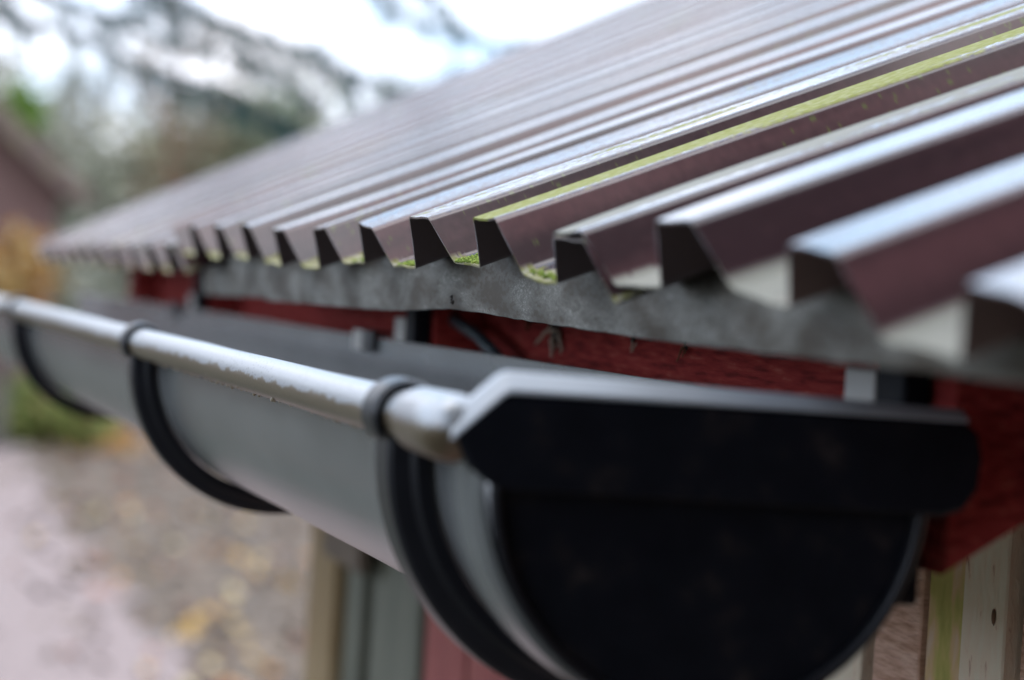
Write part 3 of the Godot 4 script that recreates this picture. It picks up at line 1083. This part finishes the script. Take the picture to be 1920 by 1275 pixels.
func background() -> void:
	rng.seed = 99
	# ---- the wood behind, its haze put into the lighter tree colours
	var protos := [
		bare_tree(7.0, 201, Color(0.25, 0.25, 0.18), Color(0.30, 0.28, 0.26), 1, M.bark),
		bare_tree(7.6, 202, Color(0.18, 0.20, 0.13), Color(0.26, 0.25, 0.23), 1, M.bark),
		bare_tree(8.2, 203, Color(0.32, 0.28, 0.18), Color(0.32, 0.30, 0.28), 1, M.bark),
		bare_tree(7.2, 204, Color(0.12, 0.145, 0.085), Color(0.20, 0.19, 0.17), 3, M.bark)]
	var kinds := ["thin grey bare tree with olive leaves in the wood", "slim dark bare tree with green leaves in the wood", "pale bare tree with yellowish leaves in the wood", "leafy dark green tree at the right of the wood"]
	for i in 84:
		var row := i % 3
		var d := 52.0 + row * 13.0 + rng.randf_range(-5, 5)
		var z := -6.0 + 40.0 * (i / 3) / 28.0 + rng.randf_range(-0.8, 0.8)
		var k := rng.randi() % 3
		if z - d * 0.05 > 9.0 and rng.randf() < 0.6:
			k = 3
		plant(protos[k], "woodland_tree", Vector3(d, GROUND, z), rng.randf() * TAU, rng.randf_range(0.55, 0.78) * (1.0 + row * 0.16), kinds[k], "tree", ["olive leaved bare trees in the wood", "green leaved bare trees in the wood", "yellowish bare trees in the wood", "leafy trees in the wood"][k])
	var reddish := bare_tree(8.6, 205, Color(0.16, 0.12, 0.06), Color(0.24, 0.14, 0.09), 1, M.pine_bark)
	plant(reddish, "pine_tree", Vector3(46.0, GROUND, 5.95), 0.4, 0.8, "single reddish brown trunk standing before the grey wood", "tree")
	for i in 22:
		plant(protos[3 if i % 3 else 1], "woodland_tree", Vector3(24.0 + i * 1.3 + rng.randf_range(-0.8, 0.8), GROUND, -9.0 - rng.randf_range(0, 6.0)), rng.randf() * TAU, rng.randf_range(0.8, 1.2), "dark leafy tree across the path, left of the picture", "tree", "trees across the path")
	for p in protos + [reddish]:
		p.free()
	# low growth at the foot of the wood
	var low := bush(Vector3(4.2, 2.6, 3.2), 210, [Color(0.30, 0.30, 0.23), Color(0.33, 0.31, 0.24), Color(0.24, 0.25, 0.18)], 4200, 0.09)
	var green := bush(Vector3(4.2, 2.6, 3.2), 215, [Color(0.25, 0.26, 0.17), Color(0.29, 0.28, 0.18), Color(0.19, 0.22, 0.13)], 4200, 0.09)
	for i in 30:
		var z := -6.0 + i * 1.15 + rng.randf_range(-0.4, 0.4)
		var right := z > 7.0 + rng.randf_range(-1.0, 1.0)
		plant(green if right else low, "undergrowth_bush", Vector3(50.0 + rng.randf_range(-3, 4), GROUND, z), rng.randf() * TAU, rng.randf_range(1.25, 1.9), "green brown thicket bush at the right of the wood" if right else "dull grey olive thicket bush at the foot of the wood", "bush", "green thicket bushes" if right else "grey thicket bushes")
	low.free()
	green.free()
	var fire := bush(Vector3(0.8, 1.05, 0.75), 211, [Color(0.36, 0.17, 0.035), Color(0.42, 0.26, 0.07), Color(0.28, 0.10, 0.025), Color(0.40, 0.30, 0.13)], 1900, 0.05, 0.95)
	plant(fire, "autumn_bush", Vector3(22.6, GROUND, 1.45), 0.3, 1.0, "bright orange autumn bush before the red hut", "bush")
	fire.free()
	var lime := bush(Vector3(0.62, 0.75, 0.6), 212, [Color(0.12, 0.18, 0.03), Color(0.20, 0.24, 0.05), Color(0.28, 0.22, 0.08)], 1500, 0.05)
	var shoot := bush(Vector3(0.5, 0.85, 0.42), 213, [Color(0.10, 0.19, 0.02), Color(0.13, 0.20, 0.03)], 900, 0.05, 2.75)
	plant(shoot, "leafy_sapling", Vector3(28.6, GROUND, 1.95), 0.0, 1.0, "fresh green sapling showing above the hut roof", "sapling")
	shoot.free()
	for i in 7:
		plant(lime, "grass_clump", Vector3(23.2 + 0.35 * (i % 3), GROUND - 0.1, 0.5 + 0.3 * i), i * 1.3, 0.85 + 0.1 * (i % 2), "low yellow green grass clump at the foot of the red hut", "plant", "green clumps before the red hut")
	lime.free()
	# an unseen tree crown, added to darken the near ribs of the roof
	var over := bush(Vector3(3.0, 2.3, 4.2), 214, [Color(0.02, 0.034, 0.014), Color(0.032, 0.046, 0.02)], 30000, 0.075, 2.75, 110)
	plant(over, "added_shade_tree", Vector3(-1.88, GROUND, -0.1), 0.0, 1.0, "unseen tree crown added to darken the near end of the shed roof", "tree")
	over.free()
	var hedge := bush(Vector3(1.3, 4.1, 4.6), 216, [Color(0.018, 0.032, 0.012), Color(0.03, 0.045, 0.02)], 12000, 0.09, 0.0, 80)  # unseen screen, added to darken faces turned towards the camera
	plant(hedge, "added_shade_hedge", Vector3(-3.0, GROUND, -0.4), 0.0, 1.0, "unseen hedge added behind the camera to darken the gutter end", "hedge")
	hedge.free()
	hut()
	conifer()
	# ---- fallen leaves
	var places := []
	var colours := []
	for i in 5200:
		var x := 6.0 + 36.0 * pow(rng.randf(), 1.4)
		var z := 1.2 + rng.randf() * 9.0 - 1.5 * pow(rng.randf(), 3.0)
		var s := rng.randf_range(0.6, 1.4)
		places.append(Transform3D(Basis.from_euler(Vector3(rng.randfn(0, 0.35), rng.randf() * TAU, rng.randfn(0, 0.35))).scaled(Vector3.ONE * s), Vector3(x, GROUND + 0.02, z)))
		colours.append([Color(0.16, 0.115, 0.075), Color(0.12, 0.085, 0.06), Color(0.22, 0.165, 0.12), Color(0.08, 0.05, 0.035), Color(0.17, 0.065, 0.035), Color(0.19, 0.16, 0.14)][rng.randi() % 6])
	for i in 130:   # scattered brighter leaves nearer by
		var x := 8.5 + 9.0 * rng.randf()
		places.append(Transform3D(Basis.from_euler(Vector3(rng.randfn(0, 0.4), rng.randf() * TAU, rng.randfn(0, 0.4))).scaled(Vector3.ONE * rng.randf_range(0.6, 1.3)), Vector3(x, GROUND + 0.03, 1.15 + rng.randf() * 2.6)))
		colours.append([Color(0.38, 0.17, 0.04), Color(0.45, 0.30, 0.10), Color(0.26, 0.10, 0.05), Color(0.50, 0.40, 0.22)][rng.randi() % 4])
	for i in 170:   # a drift of orange leaves at the turn of the path
		var x := rng.randfn(24.5, 1.1)
		places.append(Transform3D(Basis.from_euler(Vector3(rng.randfn(0, 0.3), rng.randf() * TAU, rng.randfn(0, 0.3))).scaled(Vector3.ONE * 1.5), Vector3(x, GROUND + 0.03, rng.randfn(2.55, 0.22))))
		colours.append([Color(0.36, 0.15, 0.025), Color(0.42, 0.24, 0.05), Color(0.28, 0.10, 0.025)][rng.randi() % 3])
	scatter("leaf_litter", "brown and orange fallen leaves strewn over the verge", "leaf litter", leaf_mesh(0.09, Color.WHITE), M.leaf, places, colours)
	var big := leaf_mesh(0.095, Color(0.46, 0.28, 0.08))
	var spots := [Vector2(14.11, 2.23), Vector2(13.35, 2.22), Vector2(13.1, 2.34), Vector2(10.37, 1.54), Vector2(10.9, 1.44), Vector2(11.1, 1.52), Vector2(11.6, 1.68), Vector2(10.1, 1.66)]
	for i in spots.size():
		var o := put("fallen_leaf", big, M.leaf)
		o.position = Vector3(spots[i].x, GROUND + 0.045, spots[i].y)
		o.rotation = Vector3(0.25, i * 1.1, 0.5 + 0.2 * (i % 3))
		o.scale = Vector3.ONE * (1.0 + 0.25 * (i % 3))
		tag(o, "large yellow fallen leaf lying on the brown verge by the path", "leaf", "large yellow leaves beside the path")


func hut() -> void:
	var t := thing("red_hut", "small reddish wooden hut with a brown pitched roof", "hut", Vector3(25.5, GROUND, 0.0))
	# gable towards us: right eave at z 2.3, ridge off to the left
	var ez := 2.14
	var ey := 2.46
	var slope := 0.88
	var rz := -1.2
	var ry := ey + (ez - rz) * slope
	var st := begin()
	plate(st, PackedVector2Array([Vector2(ez, 0), Vector2(ez, ey), Vector2(rz, ry), Vector2(2 * rz - ez, ey), Vector2(2 * rz - ez, 0)]), 0.0, 4.0, 0.01)
	put("wall", done(st), M.hut_wall, t)
	for sgn in [1.0, -1.0]:
		st = begin()
		var o := Vector2(rz + sgn * (ez + 0.22 - rz), ey - 0.22 * slope + 0.03)
		var p := Vector2(rz, ry + 0.03)
		var up := Vector2(sgn * slope, 1.0).normalized() * 0.09
		plate(st, PackedVector2Array([o, p, p + Vector2(0, up.length() * 1.3), o + up]), -0.35, 4.3, 0.01)
		var roof := put("roof", done(st), M.hut_roof, t)
		st = begin()
		plate(st, PackedVector2Array([o + Vector2(0, -0.14), p + Vector2(0, -0.18), p + Vector2(0, 0.1), o + up * 0.9]), -0.39, -0.352, 0.004)
		put("bargeboard", done(st), M.hut_roof, roof)


func needle_branch(st: SurfaceTool, wood: SurfaceTool, pts: Array, r: RandomNumberGenerator, from: int, thick: float) -> void:
	var curve := Curve3D.new()
	for i in pts.size():
		var t: Vector3 = (pts[mini(i + 1, pts.size() - 1)] - pts[maxi(i - 1, 0)]) * 0.2
		curve.add_point(pts[i], -t, t)
	var even := curve.tessellate_even_length(5, 0.03)
	var path := []
	var rad := []
	for i in even.size():
		path.append(even[i])
		rad.append(lerpf(thick, 0.003, float(i) / even.size()))
	tube(wood, path, rad, 6)
	st.set_smooth_group(-1)
	for i in even.size():
		if i < from:
			continue
		var t: Vector3 = (even[mini(i + 1, even.size() - 1)] - even[maxi(i - 1, 0)]).normalized()
		for k in 2:
			var d := (t * r.randf_range(0.2, 0.9) + Vector3(r.randfn(0, 0.6), r.randf_range(-0.75, 0.25), r.randfn(0, 0.35))).normalized()
			var len := r.randf_range(0.04, 0.15)
			var p := even[i]
			for q in 56:
				var c := p + d * len * q / 56.0 + Vector3(0, -0.25 * len * pow(q / 56.0, 2.0), 0)
				var nd := (d * 0.6 + Vector3(r.randfn(), r.randfn(), r.randfn()) * 0.55).normalized()
				var w := nd.cross(Vector3(r.randfn(), r.randfn(), r.randfn())).normalized() * 0.0017
				st.set_color(Color(0.020, 0.070, 0.075).lerp(Color(0.035, 0.085, 0.07), r.randf()))
				tri(st, c + w, c - w, c + nd * r.randf_range(0.014, 0.026))


func conifer() -> void:
	var t := thing("conifer_tree", "tall conifer reaching dark green needled branches across the sky", "tree", Vector3(7.6, GROUND, -1.1))
	var r := RandomNumberGenerator.new()
	r.seed = 77
	var st := begin()
	var trunk := []
	for i in 9:
		trunk.append(Vector3(0.03 * sin(i * 1.3), i * 0.85, 0.02 * cos(i * 2.1)))
	tube(st, trunk, [0.15, 0.13, 0.12, 0.11, 0.10, 0.085, 0.07, 0.05, 0.01], 12)
	put("trunk", done(st), M.pine_bark, t)
	var lines := [
		[[7.6, 1.05, -1.1], [7.42, 0.86, -0.1], [7.36, 0.80, 0.36], [7.31, 0.745, 0.55], [7.28, 0.75, 0.69], [7.25, 0.745, 0.79], [7.21, 0.735, 0.93], [7.17, 0.69, 1.06], [7.13, 0.675, 1.22]],
		[[7.6, 0.95, -1.1], [7.42, 0.78, 0.0], [7.36, 0.70, 0.38], [7.32, 0.67, 0.53], [7.28, 0.61, 0.66], [7.23, 0.56, 0.84], [7.2, 0.53, 0.96], [7.16, 0.47, 1.1], [7.13, 0.42, 1.19]],
		[[7.6, 1.3, -1.1], [7.4, 1.02, 0.2], [7.27, 0.82, 0.75], [7.21, 0.74, 0.93], [7.17, 0.69, 1.09], [7.14, 0.65, 1.2], [7.11, 0.61, 1.3], [7.08, 0.58, 1.41], [7.05, 0.57, 1.5], [7.03, 0.63, 1.6]],
		[[7.6, 1.55, -1.1], [7.3, 1.1, 0.5], [7.14, 0.92, 1.25], [7.08, 0.80, 1.42], [7.05, 0.77, 1.54]],
		[[7.6, 1.8, -1.1], [7.2, 1.15, 0.9], [7.06, 0.86, 1.5], [7.03, 0.76, 1.6], [7.0, 0.72, 1.70], [6.98, 0.73, 1.78], [6.96, 0.745, 1.87]],
		[[7.6, 1.4, -1.1], [7.35, 1.0, 0.4], [7.28, 0.83, 0.66], [7.26, 0.77, 0.75], [7.25, 0.68, 0.79]],
		[[7.6, 1.2, -1.1], [7.5, 1.0, -0.2], [7.46, 0.9, 0.1], [7.42, 0.78, 0.28], [7.40, 0.70, 0.36]],
		[[7.36, 0.80, 0.36], [7.33, 0.73, 0.6], [7.3, 0.68, 0.76], [7.27, 0.66, 0.92], [7.22, 0.62, 1.02]],
		[[7.28, 0.61, 0.66], [7.24, 0.55, 0.80], [7.20, 0.50, 0.93], [7.15, 0.45, 1.06], [7.12, 0.40, 1.16]],
		[[7.21, 0.73, 0.95], [7.18, 0.64, 1.02], [7.15, 0.58, 1.12], [7.12, 0.50, 1.20]],
		[[7.12, 0.64, 1.26], [7.10, 0.58, 1.30], [7.09, 0.50, 1.34], [7.08, 0.44, 1.36]]]
	for i in lines.size():
		var needles := begin()
		var wood := begin()
		var pts := []
		for p in lines[i]:
			pts.append(Vector3(p[0], p[1], p[2]) - t.position)
		needle_branch(needles, wood, pts, r, 6 if i < 7 else 0, 0.012 if i < 7 else 0.005)
		var b := put("branch", done(wood), M.bark, t)
		put("needles", done(needles), M.needle, b)
